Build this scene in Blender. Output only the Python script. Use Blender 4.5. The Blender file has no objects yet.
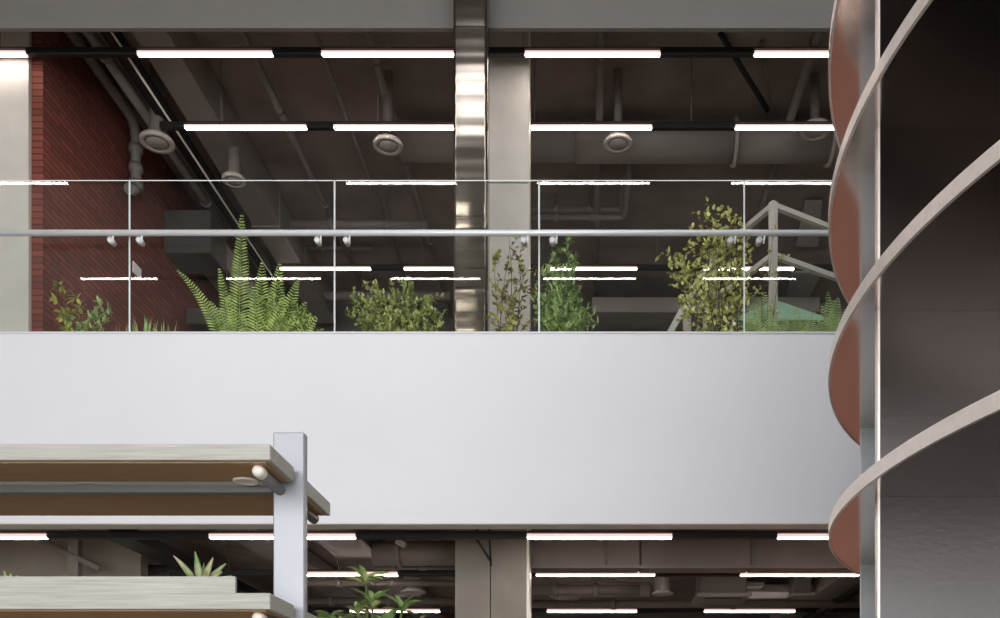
import bpy, math, random
from mathutils import Vector, Matrix
PI = math.pi
C = bpy.context.scene.collection
F = 930.0; CX = 585.0; CY = 752.0; EYE = 1.5
def P(px, py, D):
    """world point standing at distance D for a sight line measured on the photo"""
    return Vector(((px-CX)*D/F, D, EYE+(CY-py)*D/F))
def PX(px, D): return (px-CX)*D/F
def H(h): return EYE+h

# ------------------------------------------------------------------ materials
def new_mat(name):
    m = bpy.data.materials.new(name); m.use_nodes = True
    nt = m.node_tree; b = nt.nodes['Principled BSDF']
    return m, nt, b
def srgb(r, g, b):
    f = lambda c: (c/255/12.92) if c/255 <= .04045 else ((c/255+.055)/1.055)**2.4
    return (f(r), f(g), f(b), 1)
def mat(name, rgb, rough=.6, metal=0., var=.12, scale=6., stretch=(1, 1, 1), bump=0., bscale=None, spec=.5, coord='Object'):
    m, nt, b = new_mat(name)
    b.inputs['Roughness'].default_value = rough; b.inputs['Metallic'].default_value = metal
    b.inputs['Specular IOR Level'].default_value = spec
    c = srgb(*rgb)
    tc = nt.nodes.new('ShaderNodeTexCoord'); mp = nt.nodes.new('ShaderNodeMapping')
    mp.inputs['Scale'].default_value = stretch
    nt.links.new(tc.outputs[coord], mp.inputs['Vector'])
    n = nt.nodes.new('ShaderNodeTexNoise'); n.inputs['Scale'].default_value = scale; n.inputs['Detail'].default_value = 6
    nt.links.new(mp.outputs[0], n.inputs['Vector'])
    r = nt.nodes.new('ShaderNodeValToRGB')
    r.color_ramp.elements[0].position = .3; r.color_ramp.elements[1].position = .7
    r.color_ramp.elements[0].color = tuple(x*(1-var) for x in c[:3])+(1,)
    r.color_ramp.elements[1].color = tuple(min(1, x*(1+var)) for x in c[:3])+(1,)
    nt.links.new(n.outputs['Fac'], r.inputs['Fac']); nt.links.new(r.outputs['Color'], b.inputs['Base Color'])
    if bump:
        bn = nt.nodes.new('ShaderNodeBump'); bn.inputs['Strength'].default_value = bump; bn.inputs['Distance'].default_value = .01
        n2 = n
        if bscale:
            n2 = nt.nodes.new('ShaderNodeTexNoise'); n2.inputs['Scale'].default_value = bscale
            nt.links.new(mp.outputs[0], n2.inputs['Vector'])
        nt.links.new(n2.outputs['Fac'], bn.inputs['Height']); nt.links.new(bn.outputs[0], b.inputs['Normal'])
    return m
def brick_mat(name, axis):
    m, nt, b = new_mat(name)
    tc = nt.nodes.new('ShaderNodeTexCoord'); s = nt.nodes.new('ShaderNodeSeparateXYZ'); cb = nt.nodes.new('ShaderNodeCombineXYZ')
    nt.links.new(tc.outputs['Object'], s.inputs[0])
    g = nt.nodes.new('ShaderNodeMath'); g.operation = 'ADD'
    nt.links.new(s.outputs['X'], g.inputs[0]); nt.links.new(s.outputs['Y'], g.inputs[1])
    nt.links.new(g.outputs[0], cb.inputs['X']); nt.links.new(s.outputs['Z'], cb.inputs['Y'])
    br = nt.nodes.new('ShaderNodeTexBrick')
    br.inputs['Scale'].default_value = 1; br.inputs['Brick Width'].default_value = .26; br.inputs['Row Height'].default_value = .058
    br.inputs['Mortar Size'].default_value = .006; br.inputs['Mortar Smooth'].default_value = .1
    br.inputs['Color1'].default_value = srgb(146, 78, 64); br.inputs['Color2'].default_value = srgb(120, 62, 52)
    br.inputs['Mortar'].default_value = srgb(88, 46, 40)
    nt.links.new(cb.outputs[0], br.inputs['Vector'])
    n = nt.nodes.new('ShaderNodeTexNoise'); n.inputs['Scale'].default_value = 2.2; n.inputs['Detail'].default_value = 8
    nt.links.new(tc.outputs['Object'], n.inputs['Vector'])
    mx = nt.nodes.new('ShaderNodeMixRGB'); mx.blend_type = 'MULTIPLY'; mx.inputs['Fac'].default_value = .3
    nt.links.new(br.outputs['Color'], mx.inputs['Color1']); nt.links.new(n.outputs['Fac'], mx.inputs['Color2'])
    nt.links.new(mx.outputs[0], b.inputs['Base Color']); b.inputs['Roughness'].default_value = .85
    bn = nt.nodes.new('ShaderNodeBump'); bn.inputs['Strength'].default_value = .6; bn.inputs['Distance'].default_value = .01; bn.invert = True
    nt.links.new(br.outputs['Fac'], bn.inputs['Height']); nt.links.new(bn.outputs[0], b.inputs['Normal'])
    return m
def steel(name, rgb, rough, scale, stretch, amp, dist=.004, var=.03):
    m, nt, b = new_mat(name)
    b.inputs['Metallic'].default_value = 1; b.inputs['Roughness'].default_value = rough
    tc = nt.nodes.new('ShaderNodeTexCoord'); mp = nt.nodes.new('ShaderNodeMapping'); mp.inputs['Scale'].default_value = stretch
    nt.links.new(tc.outputs['Object'], mp.inputs['Vector'])
    n = nt.nodes.new('ShaderNodeTexNoise'); n.inputs['Scale'].default_value = scale; n.inputs['Detail'].default_value = 2
    nt.links.new(mp.outputs[0], n.inputs['Vector'])
    r = nt.nodes.new('ShaderNodeValToRGB'); c = srgb(*rgb)
    r.color_ramp.elements[0].color = tuple(x*(1-var) for x in c[:3])+(1,); r.color_ramp.elements[1].color = tuple(min(1, x*(1+var)) for x in c[:3])+(1,)
    nt.links.new(n.outputs['Fac'], r.inputs['Fac']); nt.links.new(r.outputs[0], b.inputs['Base Color'])
    bn = nt.nodes.new('ShaderNodeBump'); bn.inputs['Strength'].default_value = amp; bn.inputs['Distance'].default_value = dist
    nt.links.new(n.outputs['Fac'], bn.inputs['Height']); nt.links.new(bn.outputs[0], b.inputs['Normal'])
    return m
def emis(name, rgb, s):
    m, nt, b = new_mat(name)
    b.inputs['Base Color'].default_value = (.8, .8, .8, 1)
    b.inputs['Emission Color'].default_value = rgb+(1,); b.inputs['Emission Strength'].default_value = s
    return m
def glass_mat(name):
    m, nt, b = new_mat(name); nt.nodes.remove(b)
    out = nt.nodes['Material Output']
    t = nt.nodes.new('ShaderNodeBsdfTransparent'); t.inputs[0].default_value = (.97, .985, .975, 1)
    g = nt.nodes.new('ShaderNodeBsdfGlossy'); g.inputs['Roughness'].default_value = .0
    fr = nt.nodes.new('ShaderNodeFresnel'); fr.inputs['IOR'].default_value = 1.5
    mx = nt.nodes.new('ShaderNodeMixShader')
    # Fresnel node flips inside: keep the outer-side reflectance only, on front faces
    geo = nt.nodes.new('ShaderNodeNewGeometry'); mul = nt.nodes.new('ShaderNodeMath'); mul.operation = 'MULTIPLY'
    inv = nt.nodes.new('ShaderNodeMath'); inv.operation = 'SUBTRACT'; inv.inputs[0].default_value = 1
    nt.links.new(geo.outputs['Backfacing'], inv.inputs[1])
    nt.links.new(fr.outputs[0], mul.inputs[0]); nt.links.new(inv.outputs[0], mul.inputs[1])
    nt.links.new(mul.outputs[0], mx.inputs[0]); nt.links.new(t.outputs[0], mx.inputs[1]); nt.links.new(g.outputs[0], mx.inputs[2])
    nt.links.new(mx.outputs[0], out.inputs['Surface'])
    return m
def leaf_mat(name, rgb1, rgb2):
    m, nt, b = new_mat(name)
    tc = nt.nodes.new('ShaderNodeTexCoord')
    n = nt.nodes.new('ShaderNodeTexNoise'); n.inputs['Scale'].default_value = 14; n.inputs['Detail'].default_value = 3
    nt.links.new(tc.outputs['Object'], n.inputs['Vector'])
    r = nt.nodes.new('ShaderNodeValToRGB'); r.color_ramp.elements[0].position = .35; r.color_ramp.elements[1].position = .65
    r.color_ramp.elements[0].color = srgb(*rgb1); r.color_ramp.elements[1].color = srgb(*rgb2)
    nt.links.new(n.outputs['Fac'], r.inputs['Fac']); nt.links.new(r.outputs[0], b.inputs['Base Color'])
    b.inputs['Roughness'].default_value = .5
    return m

M = {}
M['white'] = mat('white_plaster', (226, 226, 230), .75, var=.015, scale=1.2)
M['offwhite'] = mat('offwhite_wall', (205, 203, 198), .8, var=.03, scale=2)
M['ceil'] = mat('dark_concrete_ceiling', (138, 125, 117), .9, var=.25, scale=1.6, bump=.3)
M['wall_dark'] = mat('dark_wall', (108, 101, 96), .9, var=.12, scale=2)
M['beam'] = mat('grey_beam', (112, 108, 104), .8, var=.03, scale=3)
M['pier'] = mat('pale_stone', (208, 202, 192), .65, var=.05, scale=5, bump=.05)
M['conc'] = mat('taupe_concrete', (142, 134, 122), .75, var=.1, scale=4, bump=.1)
M['brick'] = brick_mat('red_brick', 0)
M['floor'] = mat('grey_floor', (150, 140, 126), .4, var=.06, scale=3)
M['black'] = mat('black_metal', (22, 20, 20), .5, var=.1)
M['pipe'] = mat('grey_painted_pipe', (124, 117, 111), .55, var=.06)
M['duct'] = mat('galvanised_duct', (142, 135, 128), .6, metal=.1, var=.06, scale=3)
M['ductwarm'] = mat('warm_duct_wrap', (122, 111, 102), .6, var=.08, scale=4)
M['pale'] = mat('pale_grille', (176, 168, 160), .5, var=.05)
M['offpale'] = mat('dusty_pale', (168, 160, 152), .6, var=.05)
M['box_dark'] = mat('dark_box', (74, 69, 65), .7, var=.08)
M['wframe'] = mat('white_frame', (196, 192, 182), .45, var=.03)
M['canopy'] = mat('green_fabric', (148, 190, 168), .8, var=.06, scale=5)
M['column'] = steel('rippled_steel', (142, 134, 124), .12, 1.0, (.08, .08, 2.8), .3, .05)
M['rail'] = mat('satin_rail', (226, 227, 229), .35, metal=.25, var=.02)
M['rim'] = mat('brushed_rim', (232, 222, 214), .38, metal=.45, var=.06, scale=30)
M['mirror'] = steel('polished_soffit', (226, 216, 210), .12, 1.2, (1, 1, 1), .12, .01)
M['plate'] = steel('dark_brushed_plate', (62, 60, 59), .19, 45, (1, 1, 1), .25, .001, .12)
M['plate_light'] = mat('light_brushed_plate', (226, 230, 232), .45, metal=.0, var=.04, scale=12)
M['terracotta'] = mat('terracotta_plaster', (214, 156, 138), .8, var=.06)
M['post'] = mat('satin_aluminium', (158, 159, 163), .42, metal=.45, var=.02, scale=3)
M['alu'] = mat('grey_aluminium', (112, 112, 110), .4, metal=.4, var=.03)
M['wood'] = mat('grey_oak', (170, 168, 158), .6, var=.16, scale=5, stretch=(1.2, 10, 34), bump=.15)
M['soffit'] = mat('brown_veneer', (170, 134, 96), .6, var=.14, scale=5, stretch=(1, 24, 10))
M['cream'] = mat('cream_plastic', (232, 226, 214), .4, var=.02)
M['soil'] = mat('soil', (60, 48, 38), .95, var=.3, scale=30)
M['knob'] = mat('white_clamp', (240, 240, 240), .35, var=.01)
M['edge'] = mat('glass_edge', (236, 240, 238), .3, var=.02)
M['glass'] = glass_mat('clear_glass')
M['lamp'] = emis('lamp_diffuser', (1., .86, .80), 30)
M['bloom'] = emis('bloom_strip', (1., .68, .6), .8)  # dim pink glow, imitates the bloom around each lamp
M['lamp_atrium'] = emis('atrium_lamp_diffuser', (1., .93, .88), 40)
M['stem'] = mat('brown_stem', (96, 78, 58), .8, var=.2, scale=20)
M['gstem'] = mat('green_stem', (96, 112, 58), .7, var=.2, scale=20)
M['fern'] = leaf_mat('fern_green', (116, 140, 66), (190, 204, 116))
M['bush'] = leaf_mat('bush_green', (120, 136, 74), (198, 200, 122))
M['bright'] = leaf_mat('bright_green', (116, 146, 86), (186, 202, 132))
M['olive'] = leaf_mat('olive_leaf', (176, 178, 98), (240, 238, 158))
M['dusk'] = leaf_mat('dusky_leaf', (110, 96, 58), (196, 190, 108))
M['lime'] = leaf_mat('lime_leaf', (132, 136, 52), (186, 182, 78))
M['succ'] = leaf_mat('succulent', (96, 138, 70), (176, 160, 128))

# ------------------------------------------------------------------ mesh builder
class MB:
    def __init__(s): s.v = []; s.f = []; s.m = []; s.sm = []
    def add(s, vs, fs, mi=0, smooth=False):
        o = len(s.v); s.v += [tuple(v) for v in vs]
        for f in fs: s.f.append([i+o for i in f]); s.m.append(mi); s.sm.append(smooth)
    def box(s, x0, x1, y0, y1, z0, z1, mi=0, bev=0):
        if bev:
            s.bevbox(x0, x1, y0, y1, z0, z1, bev, mi); return s
        v = [(x, y, z) for x in (x0, x1) for y in (y0, y1) for z in (z0, z1)]
        s.add(v, [(0, 1, 3, 2), (4, 6, 7, 5), (0, 4, 5, 1), (2, 3, 7, 6), (0, 2, 6, 4), (1, 5, 7, 3)], mi); return s
    def bevbox(s, x0, x1, y0, y1, z0, z1, b, mi=0):
        xs, ys, zs = (x0, x1), (y0, y1), (z0, z1); v = {}; vs = []
        for i in (0, 1):
            for j in (0, 1):
                for k in (0, 1):
                    X, Y, Z = xs[i], ys[j], zs[k]; a = b*(1 if i == 0 else -1); c = b*(1 if j == 0 else -1); d = b*(1 if k == 0 else -1)
                    for ax, p in ((0, (X, Y+c, Z+d)), (1, (X+a, Y, Z+d)), (2, (X+a, Y+c, Z))):
                        v[i, j, k, ax] = len(vs); vs.append(p)
        fs = []
        for i in (0, 1): fs.append([v[i, 0, 0, 0], v[i, 0, 1, 0], v[i, 1, 1, 0], v[i, 1, 0, 0]][::(1 if i == 0 else -1)])
        for j in (0, 1): fs.append([v[0, j, 0, 1], v[1, j, 0, 1], v[1, j, 1, 1], v[0, j, 1, 1]][::(1 if j == 0 else -1)])
        for k in (0, 1): fs.append([v[0, 0, k, 2], v[0, 1, k, 2], v[1, 1, k, 2], v[1, 0, k, 2]][::(1 if k == 0 else -1)])
        for i in (0, 1):
            for j in (0, 1): fs.append([v[i, j, 0, 0], v[i, j, 1, 0], v[i, j, 1, 1], v[i, j, 0, 1]])
        for i in (0, 1):
            for k in (0, 1): fs.append([v[i, 0, k, 0], v[i, 1, k, 0], v[i, 1, k, 2], v[i, 0, k, 2]])
        for j in (0, 1):
            for k in (0, 1): fs.append([v[0, j, k, 1], v[1, j, k, 1], v[1, j, k, 2], v[0, j, k, 2]])
        for i in (0, 1):
            for j in (0, 1):
                for k in (0, 1): fs.append([v[i, j, k, 0], v[i, j, k, 1], v[i, j, k, 2]])
        s.add(vs, fs, mi); return s
    def tube(s, pts, r, n=10, mi=0, cap=True, smooth=True):
        pts = [Vector(p) for p in pts]
        rs = r if isinstance(r, (list, tuple)) else [r]*len(pts)
        up = None; rings = []
        for i, p in enumerate(pts):
            t = (pts[min(i+1, len(pts)-1)]-pts[max(i-1, 0)]).normalized()
            if up is None:
                up = Vector((0, 0, 1)) if abs(t.z) < .9 else Vector((1, 0, 0))
            a = t.cross(up)
            if a.length < 1e-4: a = t.cross(Vector((.3, 1, .2)))
            a.normalize(); b = t.cross(a); up = a.cross(t)*1.0
            up = -up if up.dot(b) < 0 and False else up
            rings.append([p+a*math.cos(2*PI*k/n)*rs[i]+b*math.sin(2*PI*k/n)*rs[i] for k in range(n)])
        vs = [q for rg in rings for q in rg]; fs = []
        for i in range(len(pts)-1):
            for k in range(n):
                fs.append([i*n+k, i*n+(k+1) % n, (i+1)*n+(k+1) % n, (i+1)*n+k])
        s.add(vs, fs, mi, smooth)
        if cap:
            o = len(s.v)-len(vs)
            s.f.append([o+k for k in range(n)][::-1]); s.m.append(mi); s.sm.append(False)
            s.f.append([o+(len(pts)-1)*n+k for k in range(n)]); s.m.append(mi); s.sm.append(False)
        return s
    def lathe(s, c, prof, n=32, axis='z', mi=0, smooth=True, a0=0, a1=2*PI):
        """prof = [(r, h)...] around centre c"""
        c = Vector(c); full = abs(a1-a0-2*PI) < 1e-6; cnt = n if full else n+1
        vs = []
        for r, h in prof:
            for k in range(cnt):
                a = a0+(a1-a0)*k/n; x, y = r*math.cos(a), r*math.sin(a)
                vs.append(c+(Vector((x, y, h)) if axis == 'z' else Vector((x, h, y)) if axis == 'y' else Vector((h, x, y))))
        fs = []
        for i in range(len(prof)-1):
            for k in range(n):
                k2 = (k+1) % cnt
                fs.append([i*cnt+k, i*cnt+k2, (i+1)*cnt+k2, (i+1)*cnt+k])
        s.add(vs, fs, mi, smooth); return s
    def leaf(s, p, d, nrm, L, W, mi=0, fold=.15, tip=.0):
        d = Vector(d).normalized(); sd = d.cross(Vector(nrm))
        if sd.length < 1e-3: sd = d.cross(Vector((.3, .5, .8)))
        sd.normalize(); up = sd.cross(d); p = Vector(p)
        v = [p, p+d*L*.35+sd*W*.5+up*W*fold, p+d*L*.75+sd*W*.36+up*W*fold-up*L*tip*.5, p+d*L-up*L*tip,
             p+d*L*.75-sd*W*.36+up*W*fold-up*L*tip*.5, p+d*L*.35-sd*W*.5+up*W*fold, p+d*L*.5-up*L*tip*.25]
        s.add(v, [(0, 1, 6), (1, 2, 6), (2, 3, 6), (3, 4, 6), (4, 5, 6), (5, 0, 6)], mi, True)
    def build(s, name, mats, parent=None, loc=None):
        me = bpy.data.meshes.new(name)
        L = Vector(loc) if loc is not None else Vector((0, 0, 0))
        if parent is not None and loc is None: L = WORLD.get(parent.name, Vector((0, 0, 0)))
        me.from_pydata([tuple(Vector(v)-L) for v in s.v], [], s.f)
        if not isinstance(mats, (list, tuple)): mats = [mats]
        for m in mats: me.materials.append(m)
        me.polygons.foreach_set('material_index', s.m); me.polygons.foreach_set('use_smooth', s.sm)
        me.update()
        o = bpy.data.objects.new(name, me); C.objects.link(o)
        if parent is not None:
            o.parent = parent
            WORLD[o.name] = WORLD.get(parent.name, Vector((0, 0, 0)))
        else:
            o.location = L; WORLD[o.name] = L
        return o
WORLD = {}
def empty(name, loc):
    o = bpy.data.objects.new(name, None); o.empty_display_size = .1; C.objects.link(o); o.location = loc
    WORLD[o.name] = Vector(loc); return o
def tag(o, label, cat, group=None, kind=None):
    if label: o['label'] = label
    if cat: o['category'] = cat
    if group: o['group'] = group
    if kind: o['kind'] = kind
    return o
def struct(name, mb, m, label=None):
    o = mb.build(name, m); o['kind'] = 'structure'
    if label: o['label'] = label
    return o
def thing(name, loc, label, cat, group=None): return tag(empty(name, loc), label, cat, group)

# ------------------------------------------------------------------ the setting
W0, W1 = -6.6, 7.6
struct('floor', MB().box(W0-.3, W1+.3, -6.3, 15.4, -.2, 0), M['floor'])
# the atrium ceiling with a skylight strip
zc = H(8.5)
a = MB(); SK = (-4.6, 5.6, 2.1, 3.5)
a.box(W0-.2, W1+.2, -6.3, SK[2], zc, zc+.2).box(W0-.2, W1+.2, SK[3], 7.78, zc, zc+.2)
a.box(W0-.2, SK[0], SK[2], SK[3], zc, zc+.2).box(SK[1], W1+.2, SK[2], SK[3], zc, zc+.2)
struct('ceiling', a, M['beam'])
a = MB()
for i in range(9):
    x = SK[0]+(SK[1]-SK[0])*i/8; a.box(x-.03, x+.03, SK[2], SK[3], zc+.02, zc+.14)
struct('window_1', a, M['pale'], 'roof light frame over the open hall')
struct('wall_left', MB().box(W0-.2, W0, -6.3, 15.4, 0, zc), M['offwhite'])
struct('wall_right', MB().box(W1, W1+.2, -6.3, 15.4, 0, zc), M['offwhite'])
# back wall of the hall (behind the camera): a wide window
a = MB(); a.box(W0, W1, -6.3, -6.1, 0, .3).box(W0, W1, -6.3, -6.1, 6.6, zc)
struct('wall_back', a, M['offwhite'])
a = MB()
for i in range(8):
    x = W0+(W1-W0)*i/7; a.box(x-.05, x+.05, -6.25, -6.15, .3, 6.6)
for z in (.35, 2.4, 4.5, 6.55): a.box(W0, W1, -6.24, -6.16, z-.04, z+.04)
struct('window_2', a, M['pale'])
# bulkhead over the upper opening
struct('trim_1', MB().box(W0, W1, 7.78, 7.82, H(724*7.78/F), zc+.2), M['beam'], 'grey bulkhead over the upper opening')
# fascia / parapet with its trims
FT, FB = 420*7.15/F, 227.5*7.15/F
struct('wall_fascia', MB().box(W0, W1, 7.15, 7.27, H(FB+.012), H(FT-.012)), M['white'], 'white parapet band between the two floors')
struct('trim_2', MB().box(W0, W1, 7.142, 7.27, H(FT-.012), H(FT)), M['rail'])
struct('trim_3', MB().box(W0, W1, 7.142, 7.30, H(FB), H(FB+.012)), M['pier'])
# upper floor slab, upper and lower ceilings
struct('floor_upper', MB().box(W0, W1, 7.27, 15.4, H(2.12), H(2.5)), M['ceil'], 'slab between the two floors')
struct('floor_bounce_upper', MB().box(W0, W1, 7.48, 14.3, H(2.5), H(2.53)), M['offwhite'], 'unseen pale floor layer upstairs, added to bounce light')  # pale layer added out of view to throw light onto the ceiling
struct('floor_bounce_lower', MB().box(W0, W1, 7.0, 14.3, 0, .02), M['offwhite'], 'unseen pale floor layer downstairs, added to bounce light')  # unseen pale layer, added to brighten the ground floor ceiling
struct('ceiling_upper', MB().box(W0, W1, 7.82, 15.4, H(6.9), H(7.1)), M['ceil'])
struct('wall_far', MB().box(W0, W1, 14.3, 14.5, 0, H(6.9)), M['wall_dark'])
# brick wall upstairs: a return face and a long side
struct('wall_brick', MB().box(-5.5, -4.895, 8.4, 13.0, H(2.5), H(6.9)), M['brick'], 'red brick side wall upstairs')
# downstairs side walls
struct('wall_lower_left', MB().box(W0, -4.3, 9.0, 9.15, 0, H(2.12)), M['conc'], 'pale wall downstairs on the left')
struct('wall_lower_right', MB().box(1.0, 6.4, 9.9, 10.05, 0, H(1.2)), M['terracotta'], 'low terracotta wall downstairs behind the tower')
# pale pier at the far left
struct('wall_pier', MB().box(-6.1, PX(28.5, 8.35), 8.35, 8.395, H(2.5), H(6.9)), M['pier'], 'pale pier at the left end of the upper opening')

# ------------------------------------------------------------------ columns
t = thing('steel_column', (PX(470, 7.5), 7.6, H(2.5)), 'tall mirror-polished stainless steel clad column rising behind the glass railing', 'column')
x0, x1 = PX(453.5, 7.5), PX(486.5, 7.5)
for z0, z1 in ((2.5, 3.9), (3.905, 4.32), (4.325, 5.85), (5.855, 8.5)):
    a = MB(); n = 12; b = .003
    vs = []; fs = []
    for i in range(n+1):
        u = i/n; x = x0+(x1-x0)*u; y = 7.5-b*math.sin(PI*u)*1.0+b
        vs += [(x, y, H(z0)), (x, y, H(z1))]
    for i in range(n): fs.append((2*i, 2*i+2, 2*i+3, 2*i+1))
    o = len(vs); vs += [(x0, 7.74, H(z0)), (x0, 7.74, H(z1)), (x1, 7.74, H(z0)), (x1, 7.74, H(z1))]
    fs += [(o, 0, 1, o+1), (2*n, o+2, o+3, 2*n+1), (o+2, o, o+1, o+3)]
    a.add(vs, fs, 0, True); a.build('cladding_panel', M['column'], t)
t = thing('stone_column', (PX(508, 8.5), 8.7, H(2.5)), 'pale square stone-faced column upstairs to the right of the steel column', 'column')
x0, x1 = PX(487, 8.5), PX(528.5, 8.5)
for z0, z1 in ((2.5, 4.75), (4.76, 5.2), (5.21, 6.9)):
    MB().box(x0-.1, x1, 8.5, 8.85, H(z0), H(z1), bev=.006).build('stone_panel', M['pier'], t)
MB().box(x1, x1+.008, 8.5, 8.7, H(2.5), H(6.9)).build('lit_side', M['cream'], t)  # cream strip paints the light on the column's side face
t = thing('concrete_column', (PX(492, 8.3), 8.5, 0), 'wide taupe concrete column on the ground floor under the steel column', 'column')
x0, x1, x2 = PX(455, 8.3), PX(490.5, 8.3), PX(526.5, 8.3)
MB().box(x0, x1-.004, 8.3, 8.65, 0, H(2.12), bev=.004).build('column_face', M['conc'], t)
MB().box(x1+.004, x2, 8.3, 8.65, 0, H(2.12), bev=.004).build('column_face', M['conc'], t)
MB().box(x2, x2+.024, 8.3, 8.65, 0, H(2.12)).build('lit_side', M['cream'], t)  # light on the lower column's side, painted as a cream strip

# ------------------------------------------------------------------ glass railing
joints = [-5.094, -3.514, -1.932, -.354, 1.228, 2.81, 4.39]
gl = ['behind the steel bracket at the far left, before the pale pier', 'before the red brick wall and the big fern', 'between the big fern and the steel column',
      ]
glab = ['clear glass railing panel at the far left, in front of the pale pier', 'clear glass railing panel in front of the fern and the red brick wall',
        'clear glass railing panel in front of the steel column and the round bush', 'clear glass railing panel between the stone column and the airy olive shrub',
        'clear glass railing panel beside the tower, in front of the white frame', 'clear glass railing panel hidden behind the round steel tower']
GT = H((752-180.5)*7.18/F)
for i in range(6):
    xa, xb = joints[i]+.001, joints[i+1]-.001
    a = MB(); z0 = H(FT)-.0
    a.add([(xa, 7.175, z0), (xb, 7.175, z0), (xb, 7.175, GT), (xa, 7.175, GT)], [(0, 1, 2, 3)], 0)
    a.add([(xa, 7.187, z0), (xb, 7.187, z0), (xb, 7.187, GT), (xa, 7.187, GT)], [(3, 2, 1, 0)], 0)
    for q in ((xa, xa+.005, z0, GT), (xb-.005, xb, z0, GT), (xa, xb, GT-.007, GT)):  # white front strips paint the glow of the polished edges
        a.add([(q[0], 7.1745, q[2]), (q[1], 7.1745, q[2]), (q[1], 7.1745, q[3]), (q[0], 7.1745, q[3])], [(0, 1, 2, 3)], 1)
    a.add([(xa, 7.175, GT), (xb, 7.175, GT), (xb, 7.187, GT), (xa, 7.187, GT)], [(0, 1, 2, 3)], 1)
    a.add([(xa, 7.175, z0), (xa, 7.175, GT), (xa, 7.187, GT), (xa, 7.187, z0)], [(0, 1, 2, 3)], 1)
    a.add([(xb, 7.175, z0), (xb, 7.187, z0), (xb, 7.187, GT), (xb, 7.175, GT)], [(0, 1, 2, 3)], 1)
    o = a.build('glass_panel', [M['glass'], M['edge']], loc=((xa+xb)/2, 7.18, z0)); tag(o, glab[i], 'glass panel', 'glass railing panels on the parapet')
HR = H(519*7.08/F)
t = thing('handrail', (-.5, 7.08, HR), 'long round satin steel handrail fixed along the glass railing', 'handrail')
MB().tube([(-5.5, 7.08, HR), (4.4, 7.08, HR)], .0225, 16).build('rail_tube', M['rail'], t)
for j in joints[1:5]:
    for dx in (-.115, .105):
        x = j+dx; zb = HR-.036
        a = MB(); a.lathe((x, 7.13, zb), [(0, -.035), (.015, -.035), (.024, -.026), (.024, .02), (.0, .02)], 16, 'y')
        a.tube([(x+.03, 7.10, zb-.035), (x+.034, 7.085, zb-.0), (x+.034, 7.08, HR-.012)], .007, 8)
        a.tube([(x, 7.12, zb), (x+.03, 7.10, zb)], .006, 8)
        a.tube([(x, 7.15, zb), (x, 7.172, zb)], .02, 12)
        a.build('clamp', M['knob'], t)

# ------------------------------------------------------------------ linear lights
ordn = ['first', 'second', 'third', 'fourth', 'fifth', 'sixth', 'seventh']
def lamp_row(px_spans, y, D, X0, X1, where, grp, hmat='lamp', hz=None, wires=True, ceil=6.9, sc=1., seen=True, size=(.06, .062), dz=.016):
    h = (CY-y)*D/F if hz is None else hz
    z = H(h)+(0 if seen is None else .014); hw, hh = size[0]/2, size[1]/2
    t = thing('light_rail', ((X0+X1)/2, D, z), f'black carrier rail of the lights {where}', 'light rail', 'black light rails')
    spans = []
    for s0, s1 in px_spans:
        spans.append((s0, s1) if seen is None else (PX(s0, D), PX(s1, D)))
    # the rail body fills the gaps between lights
    xs = X0
    for a0, a1 in spans+[(X1, X1)]:
        if a0-xs > .02: MB().box(xs, a0-.001, D-hw, D+hw, z-hh, z+hh, bev=.006).build('rail_body', M['black'], t)
        xs = a1+.001
    if wires:
        k = X0+.6
        while k < X1-.2:
            MB().tube([(k, D, z+hh), (k, D, H(ceil))], .004, 6).build('suspension_wire', M['pipe'], t); k += 1.55
    for i, (a0, a1) in enumerate(spans):
        l = thing('linear_light', ((a0+a1)/2, D, z), f'glowing linear light, {ordn[i]} from left, {where}', 'ceiling light', grp)
        if seen is None:
            MB().box(a0, a1, D-hw, D+hw, z-hh, z+hh*.6, bev=.004).build('diffuser', M[hmat], l)
        else:
            MB().box(a0+.006, a1-.006, D-hw*.7, D+hw*.55, z-hh, z-hh+dz, bev=.004).build('diffuser', M[hmat], l)
            MB().box(a0, a1, D-hw*1.05, D+hw*1.05, z-hh+dz*.45, z-hh+dz+.013, bev=.004).build('bloom_strip', M['bloom'], l)  # added strip glowing pink like bloom round the bright core
        MB().box(a0, a1, D-hw, D+hw, z+hh*.61, z+hh, bev=.003).build('housing', M['black'], l)
lamp_row([(-115, 27), (138, 273), (322, 457), (525, 660), (754, 889)], 54, 8.27, -5.8, 4.6, 'upstairs nearest the parapet', 'linear lights upstairs')
lamp_row([(185, 307), (334, 456), (531, 652), (735, 857)], 127.5, 9.2, -4.2, 4.9, 'upstairs in the middle of the room', 'linear lights upstairs')
lamp_row([(280, 371), (404, 495), (549, 637), (703, 794)], 268.5, 12.3, -4.3, 5.2, 'upstairs at the back of the room', 'linear lights upstairs')
lamp_row([(-98, 48), (210, 356), (527, 672), (777, 922)], 537, 7.7, -6.2, 4.2, 'downstairs nearest the parapet', 'linear lights downstairs', ceil=2.12, dz=.026)
lamp_row([(279, 398), (536, 655), (740, 859)], 574.5, 9.4, -4.2, 5.2, 'downstairs in the middle of the room', 'linear lights downstairs', ceil=2.12, dz=.026)
lamp_row([(350, 440), (547, 637), (704, 795)], 611, 12.2, -4.2, 6., 'downstairs at the back of the room', 'linear lights downstairs', ceil=2.12, dz=.026)
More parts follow.
